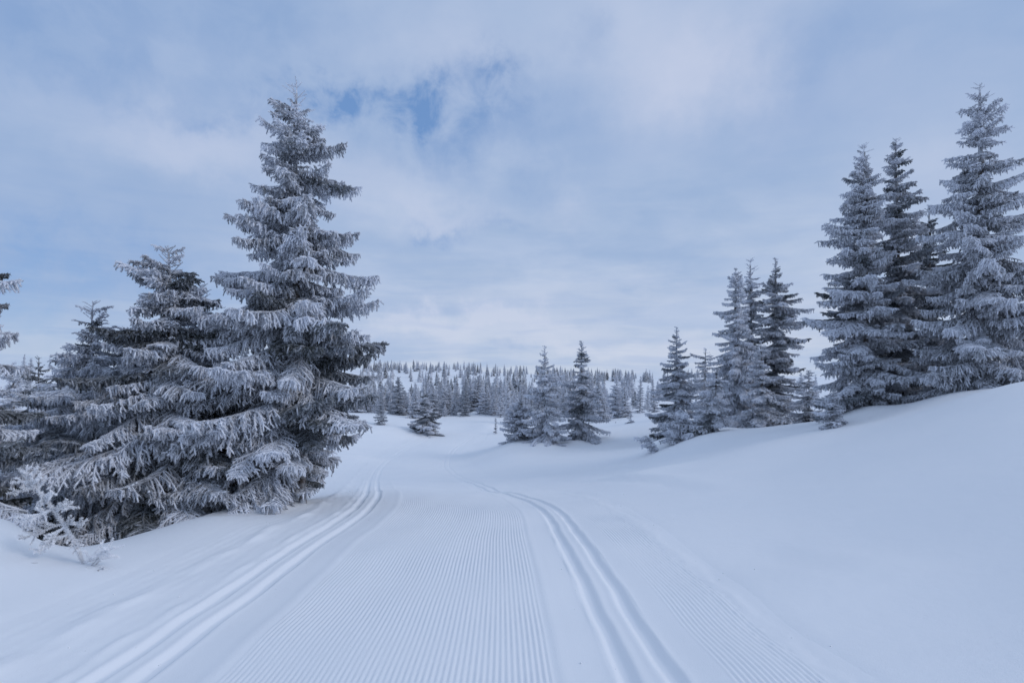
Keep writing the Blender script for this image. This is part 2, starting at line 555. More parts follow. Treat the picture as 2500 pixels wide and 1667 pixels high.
def spire(B, H, rng, lod, frost=.7, r0=.02, tip_len=.45, shoots=14, base_z=0.0, lean=(0, 0)):
    """leader shoot with short rising side shoots, ending at height H"""
    z0 = H - tip_len
    top = np.array([lean[0], lean[1], H]); bot = np.array([lean[0] * .6, lean[1] * .6, z0])
    pts = bot + (top - bot) * np.linspace(0, 1, 6)[:, None]
    tube(B, pts, np.linspace(r0 * .7, .005 * max(1, lod * .6), 6), 4, .7)
    nl, nw, st = .02 * lod, .009 * lod, .007 * lod
    needles(B, pts, rng, st, nl, nw, frost, 2, .65)
    for i in range(shoots):
        u = rng.uniform(0, .85) if i > 4 else .8 + .03 * i
        p = bot + (top - bot) * u
        a = rng.uniform(0, 6.283)
        l = (.26 - .17 * u) * tip_len / .45 * rng.uniform(.7, 1.3)
        d0 = np.array([math.cos(a), math.sin(a), rng.uniform(.25, 1.0)])
        q, _ = bend(p, d0, l, .6, 3)
        tube(B, q, np.linspace(.006, .003, 4) * max(1, lod * .6), 3, .7, cap=False)
        needles(B, q, rng, st, nl, nw, frost + rng.normal(0, .1), 2, .65)


# ------------------------------------------------------------------ objects

def link(name, me, parent=None):
    o = bpy.data.objects.new(name, me)
    COL.objects.link(o)
    if parent is not None:
        o.parent = parent
    return o


def thing(name, label, cat, loc, group=None):
    o = bpy.data.objects.new(name, None)
    o.empty_display_size = .2
    o.location = loc
    o['label'] = label; o['category'] = cat
    if group: o['group'] = group
    COL.objects.link(o)
    return o

# bough libraries: shared meshes, one set per viewing distance
LIB = {}


def lib(lod_key, lod, lens, variants, seed, frost, mat, hang=1.0, width=1.0):
    LIB[lod_key] = []
    r = np.random.default_rng(seed)
    for L in lens:
        row = []
        for v in range(variants):
            b = make_bough(L, r, lod, hang * r.uniform(.8, 1.2) * (1 if L > .6 else .6), width, frost=frost)
            row.append(b.mesh('bough', [mat, M_CLUMP]))
        LIB[lod_key].append((L, row))

lib('near', 1.0, (.35, .6, .95, 1.35, 1.8), 3, 21, .70, M_FROST, 1.22, 1.0)
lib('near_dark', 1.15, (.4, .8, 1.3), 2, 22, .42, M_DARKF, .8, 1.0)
lib('stiff', 1.25, (.35, .65, 1.0, 1.5), 3, 23, .72, M_FROST, .9, 1.0)
lib('mid', 2.0, (.35, .65, 1.0, 1.45), 3, 24, .78, M_FROST, .9, 1.0)
lib('droop', 1.9, (.35, .65, 1.0, 1.45), 2, 25, .88, M_FROST, 1.7, .8)


def pick(key, L, rng):
    rows = LIB[key]
    L0, row = min(rows, key=lambda t: abs(math.log(t[0] / L)))
    return row[rng.integers(len(row))], L / L0


def prof(h, table):
    hs = [a for a, _ in table]; rs = [b for _, b in table]
    return float(np.interp(h, hs, rs))


def spruce(label, px, Y, top_py, left, right, key='stiff', seed=0, base_z=None, spacing=.24, per=6, trunk_r=None,
           droop=(-.05, -.30), name='spruce_tree', group=None, lean=(0, 0), lod=None, sink=.12, low=.03, depth=None, x=None,
           tip=None, jitter=.36, dark=None, lee=0.0, extra=(), cat='spruce tree'):
    """a spruce with one object per bough; left/right: [(relative height 0..1, radius m)] silhouettes as seen from the trail"""
    rng = np.random.default_rng(1000 + seed)
    if x is None: x = (px - 1250) / F * Y
    zb = gz(x, Y) if base_z is None else base_z
    H = CAMZ - (top_py - HY) / F * Y - zb
    root = thing(name, label, cat, (x, Y, zb), group)
    lod = lod or {'near': 1.0, 'near_dark': 1.2, 'stiff': 1.4, 'mid': 2.3, 'droop': 2.1}[key]
    tr = trunk_r or (.018 * H + .012)
    ax = lambda h: np.array([lean[0] * (h / H)**1.6, lean[1] * (h / H)**1.6, h])
    # trunk
    tb = Buf()
    zs = np.linspace(-.35, H * .97, 14)
    wob = rng.normal(0, .012, (14, 2)); wob[0] = 0
    tp = np.array([ax(max(z, 0)) * np.array([1, 1, 0]) + np.array([w[0], w[1], z]) for z, w in zip(zs, wob)])
    tube(tb, tp, tr * np.clip(1.12 - zs / H, .12, 1.4) ** .9, 9, .3)
    link('trunk', tb.mesh('trunk', [M_BARK], True), root)
    # crown: leader and the fine twigs along the stem, boughs hang on it
    cb = Buf()
    tl = tip or min(.6, .10 * H + .12)
    a1 = ax(H)
    spire(cb, H, rng, lod, r0=tr * .35, tip_len=tl, lean=(a1[0], a1[1]))
    nst = int(H / .16)
    for i in range(nst):
        h = H * (.1 + .82 * i / nst)
        p = ax(h); a = rng.uniform(0, 6.283)
        l = rng.uniform(.10, .3) * min(1, .5 + H / 8)
        q, _ = bend(p, (math.cos(a), math.sin(a), .15), l, 4.5, 4)
        needles(cb, q, rng, .007 * lod, .02 * lod, .009 * lod, .5, 2)
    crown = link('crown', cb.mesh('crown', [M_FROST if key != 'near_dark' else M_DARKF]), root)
    # boughs
    h = H * low + .05
    while h < H - tl * .75:
        hr = h / H
        sp = spacing * (1.0 if hr < .6 else 1.0 - .45 * (hr - .6) / .4)
        k = per if hr < .85 else max(4, per - 1)
        a0 = rng.uniform(0, 6.283)
        for j in range(k):
            a = a0 + 2 * math.pi * j / k + rng.normal(0, .22)
            s = .5 + .5 * math.cos(a)
            R = prof(hr, right) * s + prof(hr, left) * (1 - s)
            if depth: R *= math.sqrt(math.cos(a)**2 + (depth * math.sin(a))**2)
            L = R * (1 + rng.normal(0, jitter * .6))
            if rng.random() < .10: L *= .6
            L = max(L, .12)
            hh = max(.05, h + rng.normal(0, .12))
            pit = droop[0] + (droop[1] - droop[0]) * (1 - hr) + rng.normal(0, .14)
            if hr > .72: pit += .55 * (hr - .72) / .28
            kk = key
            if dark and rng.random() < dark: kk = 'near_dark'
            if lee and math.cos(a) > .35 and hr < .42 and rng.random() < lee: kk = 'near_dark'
            if rng.random() < .05: L *= rng.uniform(.45, .7); pit -= rng.uniform(.1, .5)     # broken and sagging limbs
            me, sc = pick(kk, L, rng)
            o = link('bough', me, crown)
            o.location = ax(hh)
            o.rotation_euler = (rng.normal(0, .15), -pit, a)
            fl = -1 if rng.random() < .5 else 1
            o.scale = (sc, sc * fl, sc)
        h += sp * rng.uniform(.8, 1.2)
    for (hr, a, L, pit) in extra:
        me, sc = pick(key, L, rng)
        o = link('bough', me, crown)
        o.location = ax(hr * H); o.rotation_euler = (0, -pit, a); o.scale = (sc, sc, sc)
    return root

#==== PLACEMENT ====
MOUNDS += [(-3.86, 8.75, .13, .13), (-3.98, 8.62, .22, .08), (-3.68, 8.9, .12, .05), (-4.4, 8.2, .25, .08), (-4.75, 5.25, .28, .26), (6.95, 21.0, .4, .16), (6.5, 20.8, .6, .12), (7.6, 20.4, .5, .12), (-3.85, 9.0, .55, .16), (-3.9, 8.6, .4, .12), (-4.5, 4.6, .5, .10), (-5.0, 5.1, .5, .16), (5.4, 20.6, .5, .30), (6.4, 22.0, .9, .22), (1.5, 27.4, .8, .22), (3.1, 28.4, .7, .18),
           (9.0, 14.6, .8, .25), (10.2, 13.4, 1.0, .22), (5.6, 22.2, .35, .14), (-7.6, 41, 2.2, .35), (-3.0, 57, 3.5, .4), (2, 59, 3, .4),
           (6.3, 12.6, 1.6, .06), (3.2, 13.5, 1.0, .10), (2.5, 4.6, .5, .03)]

# ------------------------------------------------------------------ snow field: one sheet to the horizon

def trail_t(x, y):
    X = smooth_interp(y, TR_Y, TR_X)
    dX = (smooth_interp(y + .05, TR_Y, TR_X) - smooth_interp(y - .05, TR_Y, TR_X)) / .1
    return (x - X) / np.sqrt(1 + dX * dX)


def sstep(a, b, x):
    t = np.clip((x - a) / (b - a), 0, 1)
    return t * t * (3 - 2 * t)

nx, ny = 430, 430
ux = np.linspace(-1, 1, nx); gx = 7.0 * np.sinh(ux * 5.3) / math.sinh(5.3) * 100
uy = np.linspace(-1, 1, ny)
gy = np.concatenate([-np.geomspace(.12, 120, 60)[::-1], np.linspace(0, 14, 130), 14 + np.cumsum(np.geomspace(.11, 26, 240))])
GX, GY = np.meshgrid(gx, gy)
GZ = ground_z(GX, GY)
tt = np.abs(trail_t(GX, np.clip(GY, -5.9, 61)))
GZ -= .075 * (1 - sstep(2.22, 2.56, tt)) * sstep(-.2, .6, GY) * (1 - sstep(40, 45, GY))
ny, nx = GX.shape
v = np.stack([GX, GY, GZ], -1).reshape(-1, 3)
idx = np.arange(ny * nx).reshape(ny, nx)
a, b, c, d_ = idx[:-1, :-1].ravel(), idx[:-1, 1:].ravel(), idx[1:, 1:].ravel(), idx[1:, :-1].ravel()
g = Buf(); g.add(v, np.concatenate([np.stack([a, b, c], 1), np.stack([a, c, d_], 1)]), 1.0)
snow = link('snow_ground', g.mesh('snow_ground', [M_SNOW], True))
snow['kind'] = 'structure'

# ------------------------------------------------------------------ groomed ski trail with corduroy and two pairs of grooves
ts = [np.linspace(-2.8, -1.70, 46), np.linspace(-1.68, -1.18, 64), np.linspace(-1.16, -.90, 9), np.arange(-.88, .97, .0081),
      np.linspace(.98, 1.18, 8), np.linspace(1.20, 1.70, 64), np.linspace(1.72, 1.82, 7), np.arange(1.83, 2.36, .0081), np.linspace(2.38, 2.8, 18)]
ts = np.concatenate(ts)
rows = np.concatenate([np.arange(.4, 6, .06), np.arange(6, 12, .085), np.arange(12, 22, .16), np.arange(22, 46.5, .5)])
TT, YY = np.meshgrid(ts, rows)
XC = smooth_interp(YY, TR_Y, TR_X)
dX = (smooth_interp(YY + .05, TR_Y, TR_X) - smooth_interp(YY - .05, TR_Y, TR_X)) / .1
XX = XC + TT * np.sqrt(1 + dX * dX)
ZG = ground_z(XX, YY)
prof_z = np.zeros_like(TT)
rough = waves(TT * 1.0, YY, 31, .09, 1.0)
rough2 = waves(XX, YY, 32, .5, 1.0)
far_fade = 1 - sstep(7.5, 12.5, YY)
# corduroy
for (lo, hi, amp) in ((-.86, .93, .0033), (1.86, 2.34, .0026), (-2.5, -1.95, .0014)):
    ph = 2 * math.pi * (TT - lo) / .0335
    w = np.sin(ph)
    ridge = np.sign(w) * np.abs(w) ** .7
    msk = sstep(lo - .01, lo + .02, TT) * (1 - sstep(hi - .02, hi + .01, TT))
    tex = np.clip(1 + .22 * rough + .42 * waves(TT * .35, YY, 33, 1.1, 1.0), .12, 1.3)
    prof_z += msk * (amp * ridge * tex * far_fade + amp * .5)
# left edge of the corduroy: the comb's raised shoulder
prof_z += .010 * np.exp(-((TT + .93) / .05)**2) + .006 * np.exp(-((TT - .99) / .03)**2)
# ski grooves, slightly leaning walls and pressed rims
for cx in (-1.44, 1.45):
    for sx in (-.118, .118):
        r = np.abs(TT - cx - sx - .006 * rough2)
        prof_z -= .032 * (1 - sstep(.014, .070, r))
        prof_z += .0025 * np.exp(-((r - .082) / .02)**2)
    r = np.abs(TT - cx)
    prof_z -= .006 * (1 - sstep(.25, .42, r))
# old comb edges left of the left track
prof_z +=   .016 * np.exp(-((TT + 1.73 + .008 * rough2) / .040)**2) * (.8 + .5 * waves(TT, YY, 36, .7, 1))
prof_z +=   .024 * np.exp(-((TT + 2.12 + .02 * rough2) / .08)**2) * (.8 + .5 * waves(TT, YY, 37, .9, 1))
prof_z += .006 * np.exp(-((TT - 2.40 + .03 * rough2) / .06)**2)
prof_z += .0016 * rough * sstep(1.6, 1.75, -TT) + .0022 * rough * sstep(2.15, 2.35, TT)
prof_z *= 1 - .6 * sstep(11, 20, YY)
prof_z += .004 * waves(XX, YY, 38, .8, 1.0) * (np.abs(np.abs(TT) - 1.445) > .2)
prof_z *= 1 - sstep(2.42, 2.6, np.abs(TT))
prof_z -= .012 * sstep(2.58, 2.8, np.abs(TT))
endf = sstep(38, 45, YY)
prof_z = prof_z * (1 - endf) - .08 * endf
v = np.stack([XX, YY, ZG + prof_z], -1).reshape(-1, 3)
idx = np.arange(TT.size).reshape(TT.shape)
a, b, c, d_ = idx[:-1, :-1].ravel(), idx[:-1, 1:].ravel(), idx[1:, 1:].ravel(), idx[1:, :-1].ravel()
g = Buf(); g.add(v, np.concatenate([np.stack([a, b, c], 1), np.stack([a, c, d_], 1)]), 1.0)
trail = link('ski_trail', g.mesh('ski_trail', [M_TRAIL], True))
trail['kind'] = 'structure'

# crumbs of snow thrown up along the groomed edges
cr = np.random.default_rng(61); cb = Buf()
for k in range(260):
    Y = 1.8 + 12 * cr.random()**1.5
    t = cr.choice([-2.2, -1.85, -1.0, 2.45, 1.05, .0], p=[.3, .2, .12, .22, .08, .08]) + cr.normal(0, .22)
    X = float(smooth_interp(np.array(Y), TR_Y, TR_X)) + t
    rr = cr.uniform(.002, .007) * (1.5 if cr.random() < .06 else 1)
    blob_mesh(cb, (X, Y, gz(X, Y) + rr * .5), (rr, rr * cr.uniform(.7, 1.2), rr * .7), cr, 1, 0)
crumbs = link('snow_crumbs', cb.mesh('snow_crumbs', [M_TRAIL], True)); crumbs['kind'] = 'stuff'

# ------------------------------------------------------------------ the spruces near the trail
PI = math.pi
# the big one beside the left track
spruce('tallest frosted spruce, standing beside the left ski track with drooping rimed boughs', 724, 9.3, 198,
       left=[(0, 2.3), (.1, 2.45), (.22, 2.2), (.36, 1.9), (.5, 1.3), (.6, 1.08), (.68, .92), (.74, .68), (.82, .6), (.88, .42), (.94, .17), (1, .06)],
       right=[(0, .3), (.1, .5), (.16, .75), (.22, 1.05), (.28, 1.38), (.36, 1.48), (.42, 1.42), (.49, 1.25), (.57, 1.12), (.66, 1.05), (.74, 1.0), (.8, .66), (.87, .42), (.94, .16), (1, .06)],
       key='near', seed=3, spacing=.205, per=8, tip=.62, trunk_r=.095, dark=.04, lee=.55, droop=(.04, -.36), depth=.85, low=.06,
       jitter=.26,
       extra=[(.665, PI * .98, 1.18, .05), (.655, PI * 1.03, 1.0, -.04), (.475, .15, 1.4, -.02), (.86, PI * .95, .75, .55), (.90, PI * .9, .65, .75)])
spruce('second left spruce with a ragged crooked top and long low boughs', 428, 8.9, 600,
       left=[(0, 2.3), (.15, 2.4), (.3, 2.1), (.45, 1.75), (.56, 1.42), (.66, 1.1), (.76, .7), (.84, .5), (.9, .6), (.95, .45), (1, .1)],
       right=[(0, 1.5), (.2, 1.5), (.4, 1.3), (.6, 1.0), (.76, .75), (.86, .5), (.95, .25), (1, .1)],
       key='near', seed=5, spacing=.2, per=8, trunk_r=.075, dark=.2, jitter=.28, droop=(.02, -.52), lean=(-.12, 0), depth=.85,
       extra=[(.93, PI * .98, .62, .12), (.86, .2, .75, -.35), (.8, .3, .8, -.3), (.985, PI * .9, .3, .35), (.97, .6, .26, .5)])
spruce('slender young spruce with a bare cross-shaped tip, left of the crooked-topped spruce', 226, 9.6, 735,
       left=[(0, 1.8), (.25, 1.55), (.5, 1.15), (.68, .72), (.82, .34), (1, .08)],
       right=[(0, 1.7), (.25, 1.6), (.5, 1.4), (.7, 1.1), (.8, .4), (1, .08)],
       key='near', seed=7, spacing=.19, per=7, dark=.2, droop=(0, -.6), tip=.5, trunk_r=.045,
       extra=[(.955, PI, .26, .25), (.955, .1, .3, .2)])
spruce('spruce at the left border of the view, only its bough ends showing', -190, 6.6, 450,
       left=[(0, 1.2), (.5, .9), (1, .1)],
       jitter=.15,
       right=[(0, 1.1), (.2, 1.3), (.38, 1.2), (.5, 1.0), (.7, .98), (.8, .95), (.93, .62), (1, .1)],
       key='near', seed=9, spacing=.24, per=6, dark=.4, trunk_r=.09)
spruce('arched-topped spruce wedged between the crooked-topped spruce and the tallest spruce', 520, 10.2, 690,
       left=[(0, 1.5), (.3, 1.3), (.6, .9), (.8, .62), (1, .2)], right=[(0, 1.5), (.3, 1.3), (.6, .9), (.8, .6), (1, .2)],
       key='near', seed=6, spacing=.23, per=8, dark=.1, droop=(-.1, -.4), lean=(-.25, 0))
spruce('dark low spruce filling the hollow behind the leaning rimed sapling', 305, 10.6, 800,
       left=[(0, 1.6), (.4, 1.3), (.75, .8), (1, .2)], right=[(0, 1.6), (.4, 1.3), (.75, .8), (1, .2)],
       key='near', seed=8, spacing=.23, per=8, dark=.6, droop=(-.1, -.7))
# right-hand group on the bank
spruce('left one of the twin tall spruces on the right bank, with a thin bent leader', 2108, 15.2, 352,
       left=[(0, 1.35), (.12, 1.25), (.3, 1.3), (.44, 1.25), (.5, .85), (.62, .8), (.7, .95), (.76, .6), (.85, .45), (.93, .22), (1, .05)],
       right=[(0, 1.2), (.3, 1.1), (.5, .75), (.7, .55), (.85, .4), (.93, .2), (1, .05)],
       key='stiff', seed=12, spacing=.2, per=7, dark=.1, tip=.55, droop=(.02, -.34))
spruce('right one of the twin tall spruces on the right bank, darker and narrow-topped', 2188, 15.9, 338,
       left=[(0, 1.2), (.3, 1.0), (.5, .6), (.75, .42), (.9, .28), (1, .05)],
       right=[(0, 1.2), (.2, 1.15), (.4, 1.25), (.58, 1.05), (.7, .75), (.78, .55), (.9, .28), (1, .05)],
       key='stiff', seed=13, spacing=.2, per=7, dark=.25, tip=.4, droop=(.02, -.34))
spruce('tallest spruce of the right bank, pale and open with hanging frosted twigs', 2392, 13.4, 205,
       left=[(0, 1.75), (.08, 1.7), (.2, 1.3), (.36, 1.25), (.5, 1.2), (.62, .95), (.7, .7), (.8, .52), (.9, .32), (.96, .18), (1, .06)],
       right=[(0, 1.6), (.2, 1.5), (.4, 1.35), (.6, 1.05), (.72, .8), (.82, .58), (.9, .35), (1, .06)],
       key='near', seed=15, spacing=.24, per=7, tip=.55, droop=(.10, -.30), trunk_r=.12)
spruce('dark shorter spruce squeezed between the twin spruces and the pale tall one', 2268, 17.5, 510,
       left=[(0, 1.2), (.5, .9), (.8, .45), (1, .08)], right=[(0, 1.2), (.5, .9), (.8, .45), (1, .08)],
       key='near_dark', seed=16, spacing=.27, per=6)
spruce('small spruce with a bare white tip under the twin tall spruces', 2034, 13.9, 948,
       left=[(0, .34), (.3, .3), (.6, .18), (1, .05)], right=[(0, .38), (.3, .32), (.6, .18), (1, .05)],
       key='stiff', seed=17, spacing=.11, per=8, tip=.28, trunk_r=.02, name='spruce_sapling', cat='young spruce')
spruce('spruce cut off by the right border, behind the pale tall one', 2560, 15.5, 640,
       left=[(0, 1.4), (.4, 1.0), (.8, .4), (1, .08)], right=[(0, 1.3), (.5, .9), (1, .08)],
       key='stiff', seed=18, spacing=.26, per=6)
# group left of it
spruce('lone narrow spruce at the left end of the right-hand group', 1652, 27.0, 798,
       left=[(0, 1.55), (.1, 1.5), (.25, 1.15), (.45, .95), (.62, .75), (.75, .48), (.88, .25), (1, .05)],
       right=[(0, 1.3), (.2, 1.3), (.4, 1.0), (.62, .72), (.8, .42), (.9, .2), (1, .05)],
       key='mid', seed=20, spacing=.25, per=7, tip=.4, dark=.15, droop=(.05, -.25))
spruce('thin flat-topped spruce behind the gap right of the lone narrow spruce', 1722, 33.0, 850,
       left=[(0, 1.1), (.5, .8), (.8, .6), (.95, .75), (1, .2)], right=[(0, 1.1), (.5, .8), (.8, .5), (.95, .7), (1, .2)],
       key='mid', seed=21, spacing=.32, per=5)
spruce('palest drooping spruce with a rounded tip, left of the three close tips', 1796, 23.5, 655,
       left=[(0, 1.55), (.12, 1.6), (.3, 1.35), (.42, 1.25), (.5, .95), (.62, .72), (.8, .52), (.92, .38), (1, .12)],
       right=[(0, 1.3), (.3, 1.1), (.5, .85), (.7, .6), (.92, .3), (1, .12)],
       key='droop', seed=22, spacing=.22, per=7, tip=.3, droop=(-.15, -.55))
spruce('needle-tipped slim spruce, middle of the three close tips', 1832, 25.5, 632,
       left=[(0, 1.2), (.5, .75), (.8, .5), (.9, .22), (1, .05)], right=[(0, 1.2), (.5, .8), (.75, .55), (.88, .3), (1, .05)],
       key='mid', seed=23, spacing=.26, per=6, tip=.75)
spruce('dark spruce with a hooked side branch near its tip, right of the three close tips', 1893, 24.5, 630,
       left=[(0, 1.3), (.4, 1.0), (.62, .85), (.75, .6), (.9, .2), (1, .08)],
       right=[(0, 1.35), (.2, 1.3), (.35, 1.05), (.5, 1.12), (.62, 1.2), (.74, .95), (.84, .62), (.92, .25), (1, .06)],
       key='mid', seed=24, spacing=.25, per=7, dark=.3, tip=.45,
       extra=[(.80, PI, .7, .55), (.80, PI * .97, .55, .9)])
spruce('small conical spruce in front of the three close tips', 1858, 21.5, 832,
       left=[(0, 1.0), (.3, .85), (.6, .5), (.85, .25), (1, .06)], right=[(0, 1.15), (.3, .9), (.6, .55), (.85, .25), (1, .06)],
       key='mid', seed=25, spacing=.2, per=6, tip=.3, droop=(.0, -.42))
spruce('low bushy spruce leaning on a snow drift at the foot of the palest spruce', 1742, 19.4, 900,
       left=[(0, .9), (.3, .75), (.6, .5), (1, .1)], right=[(0, .75), (.3, .6), (.6, .4), (1, .1)],
       key='mid', seed=26, spacing=.18, per=6, tip=.25, dark=.2, droop=(-.1, -.5), lean=(.15, 0))
# the pair in the middle
spruce('left spruce of the middle pair, with low boughs spread on the snow', 1330, 28.2, 845,
       left=[(0, 1.45), (.12, 1.55), (.3, 1.2), (.42, 1.05), (.56, .98), (.64, .55), (.75, .48), (.85, .3), (1, .05)],
       right=[(0, 1.3), (.15, 1.25), (.35, .85), (.55, .85), (.66, .8), (.72, .45), (.85, .28), (1, .05)],
       key='droop', seed=30, spacing=.24, per=7, tip=.45, droop=(.0, -.42))
spruce('right spruce of the middle pair, with a sharper taller tip', 1420, 29.2, 832,
       left=[(0, 1.1), (.12, 1.2), (.3, 1.0), (.5, .9), (.64, .7), (.7, .45), (.8, .4), (.9, .22), (1, .04)],
       right=[(0, 1.0), (.15, 1.5), (.3, 1.2), (.5, .9), (.62, .6), (.72, .48), (.85, .32), (1, .04)],
       key='mid', seed=31, spacing=.24, per=7, tip=.55, droop=(.02, -.36), dark=.08)

# low clumps and saplings
spruce('low rounded spruce clump left of the middle pair', 1268, 29.6, 985,
       left=[(0, 1.0), (.6, .8), (1, .2)], right=[(0, 1.1), (.6, .9), (1, .2)], key='mid', seed=40, spacing=.15, per=8, tip=.2,
       name='spruce_bush', cat='low spruce', droop=(.4, -.2))
spruce('dense cone-shaped spruce bush alone on the snow left of the trail bend', 1037, 40.5, 955,
       left=[(0, 1.35), (.25, 1.3), (.5, .75), (.75, .35), (1, .08)], right=[(0, 1.25), (.25, 1.35), (.5, .7), (.75, .35), (1, .08)],
       key='mid', seed=41, spacing=.18, per=8, tip=.3, name='spruce_bush', cat='low spruce', dark=.3)
spruce('tiny sapling alone on the snow right of the cone-shaped bush', 1210, 41, 1022,
       left=[(0, .22), (1, .05)], right=[(0, .2), (1, .05)], key='mid', seed=42, spacing=.1, per=5, tip=.2, trunk_r=.015,
       name='spruce_sapling', cat='young spruce', dark=.4)
spruce('tiny sapling on the snow right of the middle pair', 1503, 38, 1030,
       left=[(0, .15), (1, .05)], right=[(0, .15), (1, .05)], key='mid', seed=43, spacing=.1, per=5, tip=.15, trunk_r=.015,
       name='spruce_sapling', cat='young spruce')
spruce('waist-high sapling with spread feet between the middle pair and the lone narrow spruce', 1540, 35, 1010,
       left=[(0, .45), (.4, .2), (1, .05)], right=[(0, .5), (.4, .2), (1, .05)], key='mid', seed=44, spacing=.14, per=5, tip=.3, trunk_r=.02,
       name='spruce_sapling', cat='young spruce')
spruce('small tuft of spruce leaning out of the snow before the lone narrow spruce', 1598, 19.8, 1066,
       left=[(0, .34), (.6, .34), (1, .12)], right=[(0, .22), (.6, .15), (1, .06)], key='droop', seed=45, spacing=.08, per=8, tip=.15, trunk_r=.02,
       name='spruce_sapling', cat='young spruce', lean=(-.28, 0))
spruce('sprawling low spruce crouched at the foot of the lone narrow spruce', 1668, 19.7, 1012,
       left=[(0, .75), (.5, .7), (1, .25)], right=[(0, .95), (.5, .75), (1, .25)], key='droop', seed=46, spacing=.13, per=9, tip=.12,
       name='spruce_bush', cat='low spruce', droop=(.1, -.35))
spruce('pale bushy spruce half hidden between the right bank and the dark hooked spruce', 1975, 22, 905,
       left=[(0, .8), (.5, .6), (1, .1)], right=[(0, .8), (.5, .6), (1, .1)], key='mid', seed=47, spacing=.2, per=6)
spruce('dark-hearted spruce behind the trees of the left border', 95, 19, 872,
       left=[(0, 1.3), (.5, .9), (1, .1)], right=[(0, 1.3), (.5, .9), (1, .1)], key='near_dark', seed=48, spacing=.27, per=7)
spruce('frosted spruce behind the slender young one, between it and the dark-hearted spruce', 150, 14.5, 872,
       left=[(0, 1.5), (.5, 1.3), (.85, .6), (1, .1)], right=[(0, 1.5), (.5, 1.3), (.85, .6), (1, .1)], key='mid', seed=49, spacing=.25, per=7)
spruce('thin frosted spruce showing left of the dark-hearted one', 30, 21, 885,
       left=[(0, 1.2), (.5, .9), (1, .1)], right=[(0, 1.2), (.5, .9), (1, .1)], key='mid', seed=50, spacing=.3, per=6)

# the leaning rimed sapling in the left foreground
def rimed_sapling():
    rng = np.random.default_rng(77)
    bx, by = (212 - 1250) / F * 5.0, 5.0
    zb = gz(bx, by)
    root = thing('broken_sapling', 'small leaning sapling thick with white rime, in front of the dark left trees', 'young spruce', (bx, by, zb))
    tip = np.array(P(48, 1142, 4.9)) - np.array([bx, by, zb])
    foot = np.array([0.02, 0.0, -.15])
    pts = np.array([foot, foot * .2 + tip * .22 + [.03, 0, .02], tip * .5 + [.03, 0, .02], tip * .78 + [.015, 0, .01], tip])
    fine = np.array([[np.interp(u, np.linspace(0, 1, 5), pts[:, k]) for k in range(3)] for u in np.linspace(0, 1, 12)])
    tb = Buf(); tube(tb, fine, np.linspace(.015, .007, 12), 7, .7)
    needles(tb, fine, rng, .0014, .028, .008, .92, 3, .72, .25)
    link('trunk', tb.mesh('trunk', [M_RIME]), root)
    def spray(p, d0, L, g, n2, fr):
        bb = Buf()
        q, qd = bend((0, 0, 0), d0, L, g, 7, rng, .8)
        tube(bb, q, np.linspace(.007, .003, 8), 5, .6)
        needles(bb, q, rng, .0028, .021, .006, fr, 3, .72, .22)
        n2 = int(n2 * 1.25)
        for i in range(n2):
            u = .12 + .86 * (i + rng.uniform(0, .6)) / n2
            if u >= 1: break
            e = min(int(u * 7), 6)
            pp = q[e] + (q[e + 1] - q[e]) * (u * 7 - e)
            side = nrm(np.cross(qd[e], nrm(rng.normal(size=3) + np.array([0, -.6, .3]))))
            l3 = L * rng.uniform(.22, .42) * (1.1 - .6 * u) + .02
            r, _ = bend(pp, qd[e] * .7 + side * (.8 if i % 2 else -.8), l3, .5, 4)
            tube(bb, r, np.linspace(.0045, .003, 5), 4, .6)
            needles(bb, r, rng, .0026, .020, .006, fr, 3, .68, .22)
        o = link('bough', bb.mesh('bough', [M_RIME]), root); o.location = p
    at = lambda u: np.array([np.interp(u, np.linspace(0, 1, 12), fine[:, k]) for k in range(3)])
    for (u, d0, L, g, n2, fr) in [
            (.90, (.25, -.3, 1.0), .10, 0, 2, .95), (.86, (.75, -.2, .9), .13, 0, 3, .95), (.84, (-.9, -.3, .0), .12, 1, 3, .95), (.8, (.9, -.3, .7), .12, .5, 4, .9),
            (.76, (-1, -.3, -.15), .18, .6, 4, .95), (.74, (.6, .3, 1), .12, 0, 3, .9), (.68, (.2, -.5, -.9), .12, 1, 4, .9), (.66, (.9, -.3, .45), .13, .5, 4, .85),
            (.55, (.95, -.3, .28), .23, .8, 6, .85), (.55, (-.9, -.3, -.35), .26, 1.0, 7, .95), (.52, (.8, .3, .6), .14, .5, 4, .9),
            (.42, (1, -.3, .22), .24, .5, 6, .9), (.42, (-1, -.4, -.25), .30, 1.2, 8, .95), (.40, (-.7, -.5, -.7), .26, 1, 7, .95),
            (.34, (-.9, -.3, -.45), .28, .8, 7, .95), (.32, (.6, -.4, -.5), .14, 1, 5, .9), (.26, (.5, -.5, -.3), .12, 1, 4, .9),
            (.12, (1, -.25, .45), .44, .3, 9, .95), (.10, (.95, -.3, .05), .30, .5, 8, .85), (.08, (1, -.5, -.12), .28, .5, 7, .45),
            (.10, (-.95, -.35, -.10), .52, .5, 10, .5), (.08, (-.75, -.45, -.25), .36, .5, 7, .4), (.06, (-.5, -.4, .0), .26, .8, 6, .45)]:
        spray(at(u), d0, L, g, n2, fr)
rimed_sapling()

